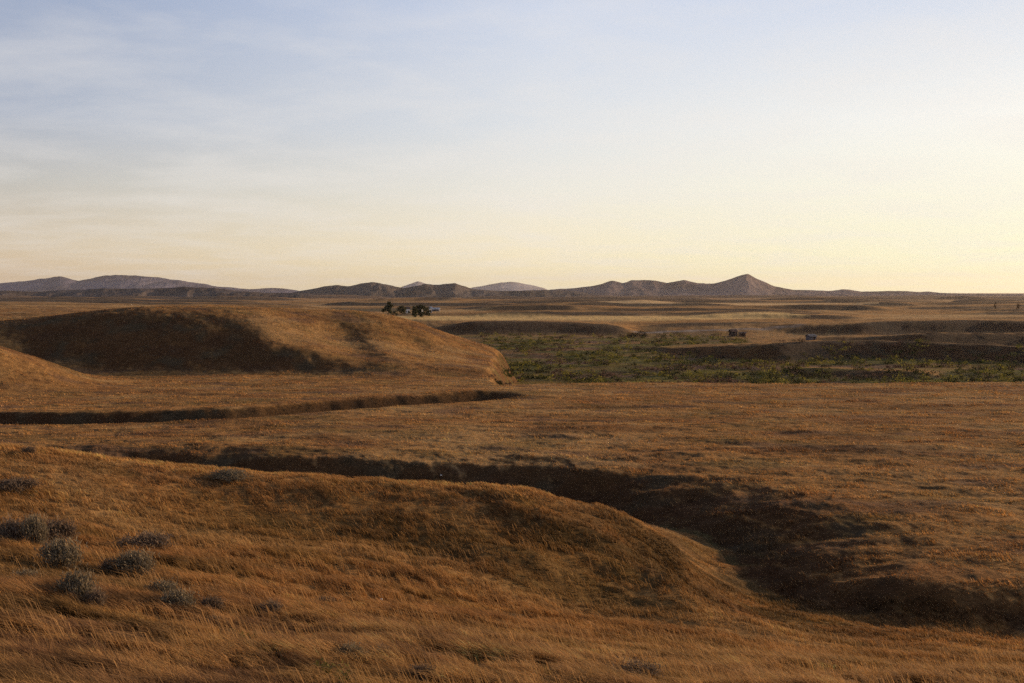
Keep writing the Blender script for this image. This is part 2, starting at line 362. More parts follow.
# ------------------------------------------------------------------ mesh helpers
def mesh_np(name, V, faces_flat, sizes, material, cols=None, smooth=False, parent=None):
    me = bpy.data.meshes.new(name)
    V = np.asarray(V, np.float32); faces_flat = np.asarray(faces_flat, np.int32); sizes = np.asarray(sizes, np.int32)
    me.vertices.add(len(V)); me.vertices.foreach_set('co', V.ravel())
    me.loops.add(len(faces_flat)); me.loops.foreach_set('vertex_index', faces_flat)
    me.polygons.add(len(sizes))
    st = np.zeros(len(sizes), np.int32); st[1:] = np.cumsum(sizes)[:-1]
    me.polygons.foreach_set('loop_start', st)
    if cols is not None:
        ca = me.color_attributes.new('Col', 'FLOAT_COLOR', 'POINT')
        c4 = np.ones((len(V), 4), np.float32); c4[:, :3] = cols
        ca.data.foreach_set('color', c4.ravel())
    me.update(calc_edges=True)
    me.polygons.foreach_set('use_smooth', np.full(len(sizes), smooth))
    me.materials.append(material)
    o = bpy.data.objects.new(name, me); COL.objects.link(o)
    if parent: o.parent = parent
    return o
def tag(o, label=None, cat=None, group=None, kind=None):
    if label: o['label'] = label
    if cat: o['category'] = cat
    if group: o['group'] = group
    if kind: o['kind'] = kind
    return o
def empty(name, loc, rz=0, s=1.0):
    o = bpy.data.objects.new(name, None); COL.objects.link(o); o.location = loc; o.rotation_euler = (0, 0, rz); o.scale = (s, s, s)
    o.empty_display_size = 0.2
    return o

# ------------------------------------------------------------------ the ground, one sheet
azs = np.concatenate([np.radians(np.linspace(-180, -80, 30, endpoint=False)), np.radians(np.linspace(-80, -30, 110, endpoint=False)),
                      np.radians(np.linspace(-30, 30, 1080, endpoint=False)), np.radians(np.linspace(30, 80, 110, endpoint=False)), np.radians(np.linspace(80, 180, 31))])
rs = np.concatenate([np.geomspace(0.8, 9, 26, endpoint=False), np.geomspace(9, 420, 1000, endpoint=False), np.geomspace(420, 30000, 330)])
A, RR = np.meshgrid(azs, rs)
gx = (RR * np.sin(A)).ravel(); gy = (RR * np.cos(A)).ravel()
gz, zn = height(gx, gy, True)
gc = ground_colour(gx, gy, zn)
nr, na = len(rs), len(azs)
_P = np.stack([gx, gy, gz], 1).reshape(nr, na, 3)
_du = np.gradient(_P, axis=0); _dv = np.gradient(_P, axis=1)
_n = np.cross(_dv, _du).reshape(-1, 3); _n /= np.linalg.norm(_n, axis=1)[:, None] + 1e-12; _n *= np.sign(_n[:, 2:3] + 1e-9)
_off_sun = -(_n[:, 0] * math.sin(SUN_AZ) + _n[:, 1] * math.cos(SUN_AZ))          # brushy slopes facing away from the sun, colour darkened to deepen their shade
_shade_k = sst(.01, .20, _off_sun) * sst(25, 60, zn['r']) * sst(900, 500, zn['r'])
gc = mixc(gc, UMBER * .72, _shade_k * .88); gc = mixc(gc, SAGE * .8, _shade_k * sst(0, .4, fbm(gx / 6, gy / 6, 3, 141)) * .6)
idx = np.arange(nr * na).reshape(nr, na)
F_ = np.stack([idx[:-1, :-1], idx[:-1, 1:], idx[1:, 1:], idx[1:, :-1]], -1).reshape(-1, 4)[:, ::-1]
# close the small disc at the viewer's feet
cidx = len(gx)
fan = np.stack([idx[0, :-1], np.full(na - 1, cidx), idx[0, 1:]], -1)[:, ::-1]
Vg = np.stack([gx, gy, gz], 1); Vg = np.vstack([Vg, [[0, 0, Vg[:na, 2].mean()]]])
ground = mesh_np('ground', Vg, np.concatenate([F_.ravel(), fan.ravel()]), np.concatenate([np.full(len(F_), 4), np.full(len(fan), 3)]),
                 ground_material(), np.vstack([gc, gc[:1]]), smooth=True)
tag(ground, kind='structure')

# quick look-up on the sheet (bilinear in the same grid)
GZ = gz.reshape(nr, na); GC = gc.reshape(nr, na, 3); lrs = np.log(rs)
def _ij(x, y):
    a = np.arctan2(x, y); l = np.log(np.hypot(x, y))
    i = np.clip(np.searchsorted(lrs, l) - 1, 0, nr - 2); j = np.clip(np.searchsorted(azs, a) - 1, 0, na - 2)
    return i, j, (l - lrs[i]) / (lrs[i + 1] - lrs[i]), (a - azs[j]) / (azs[j + 1] - azs[j])
def gsample(x, y):
    i, j, s, t = _ij(np.asarray(x, float), np.asarray(y, float))
    return (GZ[i, j] * (1 - s) + GZ[i + 1, j] * s) * (1 - t) + (GZ[i, j + 1] * (1 - s) + GZ[i + 1, j + 1] * s) * t
def csample(x, y):
    i, j, s, t = _ij(x, y); return GC[i, j]
def gz1(x, y): return float(gsample(np.array([x]), np.array([y]))[0])
def drop(px, py, ymin=8, ymax=2500, n=6000):
    """first ground point met by the sight line through a photo point"""
    a, b = slope_of(px, py); Y = np.geomspace(ymin, ymax, n)
    z = gsample(a * Y, Y); hit = np.nonzero(z >= b * Y)[0]
    Yh = Y[hit[0]] if len(hit) else Y[np.argmin(np.abs(z - b * Y))]
    return float(a * Yh), float(Yh), gz1(float(a * Yh), float(Yh))

# ------------------------------------------------------------------ grass
grass_mat = simple('cured_grass', (.3, .15, .05), rough=.75, var=.18, scale=1.5, translucent=.35, spec=.15, attr='Col')
def visible(x, y, z, margin=0.35):
    """keeps points that are not far behind a rise, so blades are spent where they can be seen"""
    i, j, _, _ = _ij(x, y)
    S = GZ / np.hypot(RR * np.cos(A), RR * np.sin(A)); hor = np.maximum.accumulate(S, 0)
    return (z + margin) / np.hypot(x, y) >= hor[i, j] - 0.004
def sample_polar(n, r0, r1, pw=1.0, az=31.5):
    a = R(az) * (rng.random(n) * 2 - 1)
    r = np.exp(np.log(r0) + (np.log(r1) - np.log(r0)) * rng.random(n) ** pw)
    return r * np.sin(a), r * np.cos(a), r
def blades(name, x, y, hgt, wid, lean, colr, leandir, segs=2):
    z = gsample(x, y) - 0.02
    n = len(x); ang = rng.random(n) * np.pi * 2
    # broad side turned roughly towards any viewer at random
    wx, wy = np.cos(ang) * wid / 2, np.sin(ang) * wid / 2
    lx, ly = np.cos(leandir) * lean * hgt, np.sin(leandir) * lean * hgt
    if segs == 2:
        V = np.empty((n, 5, 3)); m = 0.5
        V[:, 0] = np.stack([x - wx, y - wy, z], 1); V[:, 1] = np.stack([x + wx, y + wy, z], 1)
        V[:, 2] = np.stack([x + wx * .75 + lx * .3, y + wy * .75 + ly * .3, z + hgt * .6], 1)
        V[:, 3] = np.stack([x - wx * .75 + lx * .3, y - wy * .75 + ly * .3, z + hgt * .6], 1)
        V[:, 4] = np.stack([x + lx, y + ly, z + hgt * np.sqrt(np.clip(1.1 - lean * lean * .6, .2, 1))], 1)
        b = np.arange(n)[:, None] * 5
        q = (b + np.array([0, 1, 2, 3])); t = (b + np.array([3, 2, 4]))
        ff = np.concatenate([q.ravel(), t.ravel()]); ss = np.concatenate([np.full(n, 4), np.full(n, 3)])
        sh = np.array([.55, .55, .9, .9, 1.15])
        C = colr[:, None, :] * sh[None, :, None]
    else:
        V = np.empty((n, 3, 3))
        V[:, 0] = np.stack([x - wx, y - wy, z], 1); V[:, 1] = np.stack([x + wx, y + wy, z], 1)
        V[:, 2] = np.stack([x + lx, y + ly, z + hgt], 1)
        ff = np.arange(n * 3); ss = np.full(n, 3)
        C = np.repeat(colr[:, None, :], 3, 1)
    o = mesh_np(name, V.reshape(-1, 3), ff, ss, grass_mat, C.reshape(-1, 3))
    return tag(o, kind='stuff')
WIND = R(196)
def grass_colour(x, y, spread=.28):
    c = csample(x, y).copy()
    q = fbm(x / 1.3, y / .9, 3, 211)[:, None]; c = c * (1 - .75 * np.clip(q, -.5, .6))
    k = 1 + spread * rng.standard_normal(len(x)); c *= np.clip(k, .4, 1.9)[:, None]
    s = rng.random(len(x)) < .10; c[s] = c[s] * .6 + STRAW * .45
    return np.clip(c * np.array([1.1, 1.05, 1.0]), .01, .6)

# near grass
n = 680000
x, y, r = sample_polar(n, 9, 50, .95)
z, _ = gsample(x, y), 0
keep = visible(x, y, z) & (fbm(x / 0.5, y / 0.5, 2, 201) + .5 * fbm(x / 1.8, y / 1.3, 2, 202) > -.22 + .25 * rng.random(n))
x, y, r = x[keep], y[keep], r[keep]
pat = fbm(x / 3.5, y / 2.5, 3, 203)
h = (.10 + .28 * sst(-.3, .4, pat) + .10 * rng.random(len(x))) * (1 - .35 * sst(20, 45, r))
w = .0045 + .0005 * r
near = blades('grass', x, y, h, w * (.7 + .6 * rng.random(len(x))), .55 + .35 * rng.random(len(x)), grass_colour(x, y), WIND + .55 * rng.standard_normal(len(x)))
tag(near, 'long wind-combed amber grass over the nearest slope and spur', 'grass')
# scattered taller pale stalks
n = 15000
x, y, r = sample_polar(n, 9, 40, .8)
keep = (fbm(x / 3, y / 2.2, 3, 209) > -.05)
x, y, r = x[keep], y[keep], r[keep]
cst = csample(x, y) * .55 + STRAW * np.array([1, .88, .75]) * (.35 + .5 * rng.random((len(x), 1)))
o = blades('grass', x, y, .42 + .25 * rng.random(len(x)), (.004 + .0004 * r), .75 + .25 * rng.random(len(x)), np.clip(cst, 0, .7), WIND + .35 * rng.standard_normal(len(x)))
tag(o, 'tall pale stalks bending above the amber grass on the nearest slope', 'grass')
# middle distance
n = 420000
x, y, r = sample_polar(n, 42, 260, .9)
keep = visible(x, y, gsample(x, y)) & (fbm(x / 2.4, y / 1.6, 3, 207) > -.35 + .5 * rng.random(n))
x, y, r = x[keep], y[keep], r[keep]
h = (.07 + .13 * sst(-.1, .45, fbm(x / 5, y / 3, 3, 205))) * (.6 + .8 * rng.random(len(x))) * (1 + .3 * sst(90, 240, r))
w = .02 + .0011 * r
mid = blades('grass', x, y, h, w * (.6 + .8 * rng.random(len(x))), .5 + .5 * rng.random(len(x)), grass_colour(x, y, .17), WIND + .6 * rng.standard_normal(len(x)), segs=1)
tag(mid, 'short dry rusty grass covering the flat bench and the rounded hill', 'grass')

# valley scrub: small leafy clumps beyond counting
def leafcloud(cx, cy, cz, rad, hgt, nleaf, size, colr, lumps=6, r_=rng):
    lump = r_.standard_normal((lumps, 3)) * np.array([rad * .5, rad * .5, hgt * .22]) + np.array([0, 0, hgt * .5])
    k = r_.integers(0, lumps, nleaf)
    p = lump[k] + r_.standard_normal((nleaf, 3)) * np.array([rad * .28, rad * .28, hgt * .2])
    p[:, 2] = np.abs(p[:, 2]) * 1.0
    p += np.array([cx, cy, cz])
    a = r_.standard_normal((nleaf, 3)); a /= np.linalg.norm(a, axis=1)[:, None]
    b = np.cross(a, r_.standard_normal((nleaf, 3))); b /= np.linalg.norm(b, axis=1)[:, None]
    s = size * (.6 + .8 * r_.random(nleaf))[:, None]
    V = np.stack([p - a * s, p + b * s * .6, p + a * s, p - b * s * .6], 1)
    C = np.repeat((np.asarray(colr)[None] * (.65 + .7 * r_.random(nleaf))[:, None])[:, None, :], 4, 1)
    return V.reshape(-1, 3), C.reshape(-1, 3)
scrub_mat = simple('scrub_leaves', (.05, .06, .02), rough=.8, var=.2, scale=.4, translucent=.3, spec=.1, attr='Col')
VV, CC = [], []
cnt = 0
while cnt < 5200:
    pxs = rng.uniform(480, 1080); Y = math.exp(rng.uniform(math.log(168), math.log(480)))
    a, _ = slope_of(pxs, 350); X = float(a) * Y
    i, j, _, _ = _ij(np.array([X]), np.array([Y]))
    tt = zn['t'].reshape(nr, na)[i[0], j[0]]
    cnt += 1
    if tt < .12 or (pxs > 745 and Y > 345) or zn['top'].reshape(nr, na)[i[0], j[0]] > .35: continue
    nn = float(fbm(np.array([X / 26]), np.array([Y / 15]), 3, 301)[0])
    if nn < rng.uniform(-.3, .1): continue
    tone = fbm(np.array([X / 30]), np.array([Y / 22]), 3, 111)[0]
    base = GREEN * .8 if tone < .12 else PURPLE * .65
    if rng.random() < .28 and tt > .7: base = LIME * .9
    elif rng.random() < .3: base = np.array([.045, .042, .02])
    rad = rng.uniform(.7, 2.2) * (1.9 if rng.random() < .12 else 1); hg = rng.uniform(.5, 1.5) * (1 + .25 * (rad > 2))
    v, c = leafcloud(X, Y, gz1(X, Y) - .1, rad, hg, 46, .22, base, 4)
    VV.append(v); CC.append(c)
VV = np.vstack(VV); CC = np.vstack(CC); nq = len(VV) // 4
o = mesh_np('scrub_thicket', VV, np.arange(nq * 4), np.full(nq, 4), scrub_mat, CC)
tag(o, 'low green and mauve scrub spread over the valley floor', 'scrub', kind='stuff')

# ------------------------------------------------------------------ ranges of hills
def hill_range(name, prof, Y0, wid, colr, rough=.25, zb=-32.0, seed=0, haze=0.0):
    prof = np.array(prof, float)
    px = np.arange(prof[0, 0], prof[-1, 0] + .1, .8)
    py = np.interp(px, prof[:, 0], prof[:, 1])
    ker = np.array([1, 2, 3, 2, 1.]); ker /= ker.sum(); py = np.convolve(np.pad(py, 2, 'edge'), ker, 'valid')
    py = py + .9 * fbm(px / 14, 0 * px, 4, 441 + seed) * np.clip((295 - py) / 8, .15, 1)
    a, b = slope_of(px, py)
    v = np.linspace(-1, 1, 61)
    Vv = []
    PX, VVv = np.meshgrid(np.arange(len(px)), v, indexing='ij')
    warp = fbm(a[:, None] * Y0 / (wid * .8) + 0 * VVv, 0 * VVv, 3, 401 + seed)
    Yv = Y0 + (VVv + .25 * warp * (1 - VVv ** 2)) * wid
    X = a[:, None] * Yv
    prof_v = 1 - np.abs(np.sin(VVv * np.pi / 2)) ** 1.25
    zc = b[:, None] * Y0
    hgt = (zc - zb)
    g = fbm(X / (wid * .15), Yv / (wid * .28), 6, 411 + seed, .6)
    ridge = 1 - np.abs(fbm(X / (wid * .16), Yv / (wid * .6), 3, 421 + seed)) * 2
    z = zb + hgt * prof_v * (1 + rough * 1.5 * (g + .6 * (ridge - .7)) * np.minimum(1, np.abs(VVv) * 4) * 1.1)
    V = np.stack([X, Yv, z], -1).reshape(-1, 3)
    n1, n2 = PX.shape; idx = np.arange(n1 * n2).reshape(n1, n2)
    Fq = np.stack([idx[:-1, :-1], idx[1:, :-1], idx[1:, 1:], idx[:-1, 1:]], -1).reshape(-1, 4)
    c = np.tile(np.array(colr), (len(V), 1))
    pt = fbm(V[:, 0] / (wid * .3), V[:, 1] / (wid * .3), 4, 431 + seed)
    c = c * (1 + .7 * pt[:, None])
    m = simple(name + '_surface', colr, rough=1, var=.12, scale=20 / wid, spec=0, attr='Col')
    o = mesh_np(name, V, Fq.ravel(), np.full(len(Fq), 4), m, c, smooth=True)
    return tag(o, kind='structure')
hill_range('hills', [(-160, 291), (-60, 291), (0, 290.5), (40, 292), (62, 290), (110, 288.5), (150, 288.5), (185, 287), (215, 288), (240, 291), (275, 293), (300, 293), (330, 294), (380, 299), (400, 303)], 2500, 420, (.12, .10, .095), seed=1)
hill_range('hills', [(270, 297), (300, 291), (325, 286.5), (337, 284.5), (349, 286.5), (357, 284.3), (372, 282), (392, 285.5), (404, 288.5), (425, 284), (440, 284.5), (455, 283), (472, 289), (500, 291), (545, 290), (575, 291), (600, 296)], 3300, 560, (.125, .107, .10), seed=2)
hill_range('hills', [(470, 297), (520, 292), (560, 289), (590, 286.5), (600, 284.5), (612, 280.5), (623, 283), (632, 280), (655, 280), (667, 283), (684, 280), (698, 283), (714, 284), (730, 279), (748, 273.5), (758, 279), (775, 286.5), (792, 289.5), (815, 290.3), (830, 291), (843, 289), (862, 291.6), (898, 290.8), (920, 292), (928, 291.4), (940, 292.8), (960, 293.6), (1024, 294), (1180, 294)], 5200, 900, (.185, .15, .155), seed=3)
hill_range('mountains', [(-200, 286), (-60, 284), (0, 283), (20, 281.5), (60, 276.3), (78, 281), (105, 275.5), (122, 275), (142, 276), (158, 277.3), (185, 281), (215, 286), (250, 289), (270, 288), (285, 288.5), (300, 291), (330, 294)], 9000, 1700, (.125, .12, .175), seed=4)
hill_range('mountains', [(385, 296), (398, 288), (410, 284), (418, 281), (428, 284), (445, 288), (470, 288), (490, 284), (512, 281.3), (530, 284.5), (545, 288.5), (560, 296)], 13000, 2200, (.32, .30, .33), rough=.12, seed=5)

# ------------------------------------------------------------------ sagebrush in the foreground
sage_mat = simple('sagebrush_leaves', (.1, .09, .06), rough=.85, var=.25, scale=6, translucent=.25, spec=.1, attr='Col')
wood_mat = simple('grey_twigs', (.11, .075, .055), rough=.95, var=.3, scale=20)
bark_mat = simple('tree_bark', (.07, .048, .035), rough=.95, var=.3, scale=5)
def tube(P, rad, n=5):
    P = np.array(P, float); V = []; Fq = []
    for i, p in enumerate(P):
        d = P[min(i + 1, len(P) - 1)] - P[max(i - 1, 0)]; d /= np.linalg.norm(d) + 1e-9
        u = np.cross(d, [0.3, 1, .2]); u /= np.linalg.norm(u); w = np.cross(d, u)
        for k in range(n):
            t = 2 * math.pi * k / n; V.append(p + (u * math.cos(t) + w * math.sin(t)) * rad[i])
    for i in range(len(P) - 1):
        for k in range(n):
            Fq.append((i * n + k, i * n + (k + 1) % n, (i + 1) * n + (k + 1) % n, (i + 1) * n + k))
    return V, Fq
def tubes_obj(name, tubes, m, parent):
    V = []; Fq = []
    for P, rad, n in tubes:
        v, f = tube(P, rad, n); b = len(V); V += v; Fq += [tuple(b + i for i in q) for q in f]
    return mesh_np(name, np.array(V), np.array(Fq).ravel(), np.full(len(Fq), 4), m, smooth=True, parent=parent)
def make_sage(name, wid, hgt, seed, colr):
    r_ = np.random.default_rng(seed)
    root = empty(name, (0, 0, 0))
    st = []; VV = []; CC = []
    nst = 24
    for k in range(nst):
        a = r_.random() * 6.283; sp = r_.random() ** .6
        top = np.array([math.cos(a) * sp * wid * .42 - .08, math.sin(a) * sp * wid * .42, hgt * (.95 - .45 * sp * sp) * (.8 + .3 * r_.random())])
        P = [np.array([math.cos(a) * .03, math.sin(a) * .03, -.05]), top * np.array([.45, .45, .4]) + r_.standard_normal(3) * .02, top]
        st.append((P, [.012, .008, .003], 4))
        # upright leafy shoots around the stem's upper part
        n = 105
        t = .35 + .68 * r_.random(n) ** .7
        c0 = P[1][None] * (1 - t[:, None]) + top[None] * t[:, None] + r_.standard_normal((n, 3)) * np.array([wid * .10, wid * .10, hgt * .13])
        c0[:, 2] = np.maximum(c0[:, 2], .01)
        up = np.array([-.25, 0, 1.]) + r_.standard_normal((n, 3)) * .45; up /= np.linalg.norm(up, axis=1)[:, None]
        sd = np.cross(up, r_.standard_normal((n, 3))); sd /= np.linalg.norm(sd, axis=1)[:, None]
        L = (.05 + .07 * r_.random(n))[:, None] * (wid ** .3)
        VV.append(np.stack([c0, c0 + sd * .012 + up * L * .6, c0 + up * L, c0 - sd * .012 + up * L * .6], 1).reshape(-1, 3))
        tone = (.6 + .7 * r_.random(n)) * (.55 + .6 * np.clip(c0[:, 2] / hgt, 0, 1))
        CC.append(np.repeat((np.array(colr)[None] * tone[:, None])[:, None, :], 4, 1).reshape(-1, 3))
    V = np.vstack(VV); q = len(V) // 4
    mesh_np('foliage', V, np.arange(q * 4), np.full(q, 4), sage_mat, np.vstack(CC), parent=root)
    tubes_obj('stems', st, wood_mat, root)
    return root
SG = (.22, .18, .12); SB = (.19, .14, .10)
protos = [make_sage('sagebrush', 1.0, .62, 31 + i, c) for i, c in enumerate((SG, SB, SG, SB))]
used = [False] * 4
def place_copy(proto, flag_list, i):
    if not flag_list[i]:
        flag_list[i] = True; return proto[i]
    c = proto[i].copy(); COL.objects.link(c)
    for ch in proto[i].children:
        d = ch.copy(); COL.objects.link(d); d.parent = c
    return c
# photo place, width in pixels, height in pixels, type, label
SAGES = [
    (12, 548, 40, 28, 1, 'grey brown sagebrush cut off by the left photo edge'),
    (37, 552, 30, 34, 0, 'tall narrow grey sagebrush, third bush row up on the left slope'),
    (62, 545, 34, 26, 3, 'mauve brown sagebrush just behind the large bush on the left slope'),
    (64, 572, 48, 30, 0, 'large grey sagebrush with a dark left side on the left slope'),
    (28, 590, 36, 20, 2, 'sparse olive sagebrush half sunk in bright grass near the left edge'),
    (80, 604, 44, 32, 2, 'olive green leaning sagebrush above the dark grass at lower left'),
    (97, 612, 24, 22, 1, 'small mauve sagebrush touching the right side of the olive leaning one'),
    (150, 551, 58, 17, 1, 'low flat dark sagebrush highest of those in the middle of the slope'),
    (138, 577, 46, 24, 0, 'rounded blue grey sagebrush in the middle of the left slope'),
    (116, 574, 30, 16, 3, 'faint brown sagebrush on the left flank of the rounded blue grey one'),
    (165, 600, 42, 18, 2, 'grey green sagebrush at the upper left of the close pair'),
    (180, 614, 42, 22, 0, 'dark grey sagebrush at the lower right of the close pair'),
    (213, 613, 26, 17, 3, 'small mauve sagebrush just right of the close pair'),
    (215, 623, 16, 8, 1, 'tiny dark sagebrush tuft below the small mauve bush'),
    (272, 617, 28, 16, 1, 'lone small brown sagebrush right of all the left slope bushes'),
    (327, 604, 22, 8, 3, 'very low thin sagebrush in the grass at the lower centre left'),
    (352, 664, 36, 20, 0, 'blue grey sagebrush at the bottom, left of a touching pair'),
    (383, 667, 22, 22, 1, 'dark sagebrush at the bottom, right of a touching pair'),
    (425, 683, 30, 20, 3, 'brown sagebrush cut by the bottom edge right of the touching pair'),
    (640, 683, 60, 20, 1, 'wide dark sagebrush cut by the bottom edge below the gully'),
    (20, 492, 44, 14, 3, 'dark brown sagebrush on the left edge high on the slope'),
    (232, 480, 44, 8, 2, 'low olive sagebrush on the pale crest of the spur'),
    (30, 455, 14, 9, 1, 'small dark sagebrush standing on the ridge line at left'),
]
for px, py, wp, hp, k, lab in SAGES:
    X, Y, Z = drop(px, py)
    o = place_copy(protos, used, k)
    s = wp / F * Y * 1.0; hh = max(hp * .98, wp * .22) / F * Y
    o.location = (X, Y, Z - .03); o.scale = (s, s, hh / .62); o.rotation_euler = (0, 0, random.uniform(0, .9))
    tag(o, lab, 'sagebrush', 'sagebrush dotted over the near slopes')

# weeds at the bottom edge
weed_mat = simple('weed_leaves', (.13, .12, .03), rough=.7, var=.25, scale=10, translucent=.35, attr='Col')
def weed(px, py, hgt, seed, lab):
    r_ = np.random.default_rng(seed); X, Y, Z = drop(px, py)
    root = empty('weed', (X, Y, Z - .02)); tag(root, lab, 'weed', 'leafy weeds in the near grass')
    st = []; V = []; C = []
    for k in range(6):
        a = r_.random() * 6.283; top = np.array([math.cos(a) * .11 - .05, math.sin(a) * .11, hgt * (.7 + .3 * r_.random())])
        st.append(([np.zeros(3), top * .5 + r_.standard_normal(3) * .01, top], [.005, .004, .002], 4))
        for q in range(13):
            t = .2 + .8 * r_.random(); p = top * t; d = r_.standard_normal(3); d[2] = abs(d[2]) * .5 + .2; d /= np.linalg.norm(d)
            s = np.cross(d, [0, 0, 1.]); s /= np.linalg.norm(s); L = .06 + .05 * r_.random()
            V += [p, p + d * L * .5 + s * .014, p + d * L, p + d * L * .5 - s * .014]
            C += [np.array([.17, .15, .035]) * r_.uniform(.6, 1.2)] * 4
    mesh_np('leaves', np.array(V), np.arange(len(V)), np.full(len(V) // 4, 4), weed_mat, np.array(C), parent=root)
    tubes_obj('stems', st, wood_mat, root)
for i, (px, py, h_, lab) in enumerate([(328, 680, .36, 'yellow green leafy weed at the bottom below the blue grey sagebrush'),
                                       (345, 690, .34, 'olive leafy weed cut by the bottom edge left of the touching sagebrush pair'),
                                       (273, 660, .25, 'small dark leafy weed alone in bright grass at lower left'),
                                       (250, 646, .22, 'small olive leafy weed, farthest left of the weeds')]):
    weed(px, py, h_, 60 + i, lab)

# pale stones
stone_mat = simple('pale_stone', (.72, .68, .62), rough=.8, var=.12, scale=15)
def stone(px, py, s, lab, seed):
    r_ = np.random.default_rng(seed); X, Y, Z = drop(px, py)
    V = []; Fq = []
    nu, nv = 10, 7
    for i in range(nv):
        th = math.pi * i / (nv - 1)
        for k in range(nu):
            ph = 2 * math.pi * k / nu; q = 1 + .22 * math.sin(3 * ph + seed) * math.sin(th) + .12 * math.cos(5 * th + ph)
            V.append((math.sin(th) * math.cos(ph) * s * q, math.sin(th) * math.sin(ph) * s * .8 * q, math.cos(th) * s * .7 * q + s * .45))
    for i in range(nv - 1):
        for k in range(nu): Fq.append((i * nu + k, (i + 1) * nu + k, (i + 1) * nu + (k + 1) % nu, i * nu + (k + 1) % nu))
    o = mesh_np('stone', np.array(V), np.array(Fq).ravel(), np.full(len(Fq), 4), stone_mat, smooth=True)
    o.location = (X, Y, Z + .04 + s * .3); tag(o, lab, 'stone')
stone(441, 477, .085, 'small white stone at the foot of the shaded gully bank', 1)
stone(381, 602, .04, 'small white stone lying alone in the near grass', 2)

# ------------------------------------------------------------------ trees and bushes by the farm
leaf_mat = simple('tree_leaves', (.04, .05, .02), rough=.8, var=.25, scale=.6, translucent=.25, spec=.1, attr='Col')
def tree(name, px, py, Y, hgt, wid, seed, lab, cat, group, colr=(.045, .048, .02), trunk=.25, nleaf=2200):
    r_ = np.random.default_rng(seed)
    X, _, _ = at(px, py, Y); Z = gz1(X, Y)
    root = empty(name, (X, Y, Z - .1)); tag(root, lab, cat, group)
    limbs = [([np.zeros(3), np.array([.1, 0, hgt * .3]), np.array([.0, .1, hgt * .6])], [hgt * .03, hgt * .024, hgt * .01], 7)]
    VV = []; CC = []
    for k in range(9):
        a = 2.4 * k + r_.random(); q = r_.uniform(.35, 1) * wid * .36; zz = hgt * (trunk + (.93 - trunk) * (k + .5) / 9)
        q *= math.sin(math.pi * min(.95, .25 + .75 * (k + .5) / 9)) ** .6
        tip = np.array([math.cos(a) * q, math.sin(a) * q, zz])
        limbs.append(([np.array([0, 0, zz * .55]), tip * np.array([.5, .5, .8]), tip], [hgt * .012, hgt * .008, hgt * .003], 5))
        v, c = leafcloud(tip[0], tip[1], tip[2] - hgt * .12, wid * .26, hgt * .30, nleaf // 9, hgt * .042, np.array(colr) * r_.uniform(.7, 1.3), 3, r_)
        VV.append(v); CC.append(c)
    V = np.vstack(VV); n_ = len(V) // 4
    mesh_np('crown', V, np.arange(n_ * 4), np.full(n_, 4), leaf_mat, np.vstack(CC), parent=root)
    tubes_obj('trunk', limbs, bark_mat, root)
    return root
g_ = 'trees around the distant farm'
tree('tree', 388, 314, 640, 8.2, 7.4, 71, 'largest round dark tree on the skyline of the hill, left of the farm', 'tree', g_)
tree('bush', 395, 314, 650, 3.0, 5.5, 72, 'low bush between the large round tree and its smaller neighbour', 'bush', g_, trunk=.08)
tree('tree', 402, 315, 660, 5.8, 6.6, 73, 'smaller round tree immediately left of the white farmhouse', 'tree', g_)
tree('tree', 414, 320, 600, 6.6, 4.8, 74, 'dark tree in front of the white farmhouse, nearest to the hill slope', 'tree', g_, trunk=.12)
tree('tree', 420, 322.5, 610, 7.6, 6.0, 75, 'dark tree in the middle of the row before the farm buildings', 'tree', g_, trunk=.12)
tree('tree', 427, 321.5, 620, 5.4, 4.8, 76, 'dark tree at the right end of the row before the farm buildings', 'tree', g_, trunk=.12)
tree('bush', 312, 311, 420, 2.6, 3.9, 77, 'small lone bush on the flat skyline above the rounded hill', 'bush', None, trunk=.05)
tree('bush', 640, 337, 455, 3.0, 8.5, 78, 'dark wide bush at the far side of the green valley', 'bush', None, trunk=.05, colr=(.035, .03, .02))
tree('bush', 631, 337, 455, 2.2, 5.5, 79, 'smaller dark bush joined to the left of the wide valley bush', 'bush', None, trunk=.05, colr=(.035, .03, .02))
tree('tree', 995, 311, 728, 5.0, 2.6, 80, 'slender tree on the low dark mound at far right', 'tree', 'slender trees on the far right plain', trunk=.12, nleaf=400, colr=(.13, .085, .055))
tree('tree', 1018, 311, 728, 5.4, 2.6, 81, 'slender tree at the right photo edge beyond the low mound', 'tree', 'slender trees on the far right plain', trunk=.12, nleaf=400, colr=(.13, .085, .055))

# ------------------------------------------------------------------ buildings
def box(x0, x1, y0, y1, z0, z1):
    V = [(x0, y0, z0), (x1, y0, z0), (x1, y1, z0), (x0, y1, z0), (x0, y0, z1), (x1, y0, z1), (x1, y1, z1), (x0, y1, z1)]
    return V, [(0, 3, 2, 1), (4, 5, 6, 7), (0, 1, 5, 4), (1, 2, 6, 5), (2, 3, 7, 6), (3, 0, 4, 7)]
def poly(name, parts, m, parent):
    V = []; ff = []; ss = []
    for v, f in parts:
        b = len(V); V += v
        for q in f: ff += [b + i for i in q]; ss.append(len(q))
    return mesh_np(name, np.array(V, float), ff, ss, m, parent=parent)
white = simple('white_paint', (.75, .73, .70), .6, .06, 1.0); tin = simple('galvanised_roof', (.55, .53, .52), .45, .12, .8, spec=.5)
dark = simple('weathered_boards', (.06, .04, .032), .9, .3, 1.5); redroof = simple('brown_roof', (.13, .08, .06), .8, .2, 1)
glass = simple('window_glass', (.04, .05, .06), .15, .1, 1, spec=.6); bluegrey = simple('blue_grey_boards', (.10, .10, .125), .8, .2, 1.2)
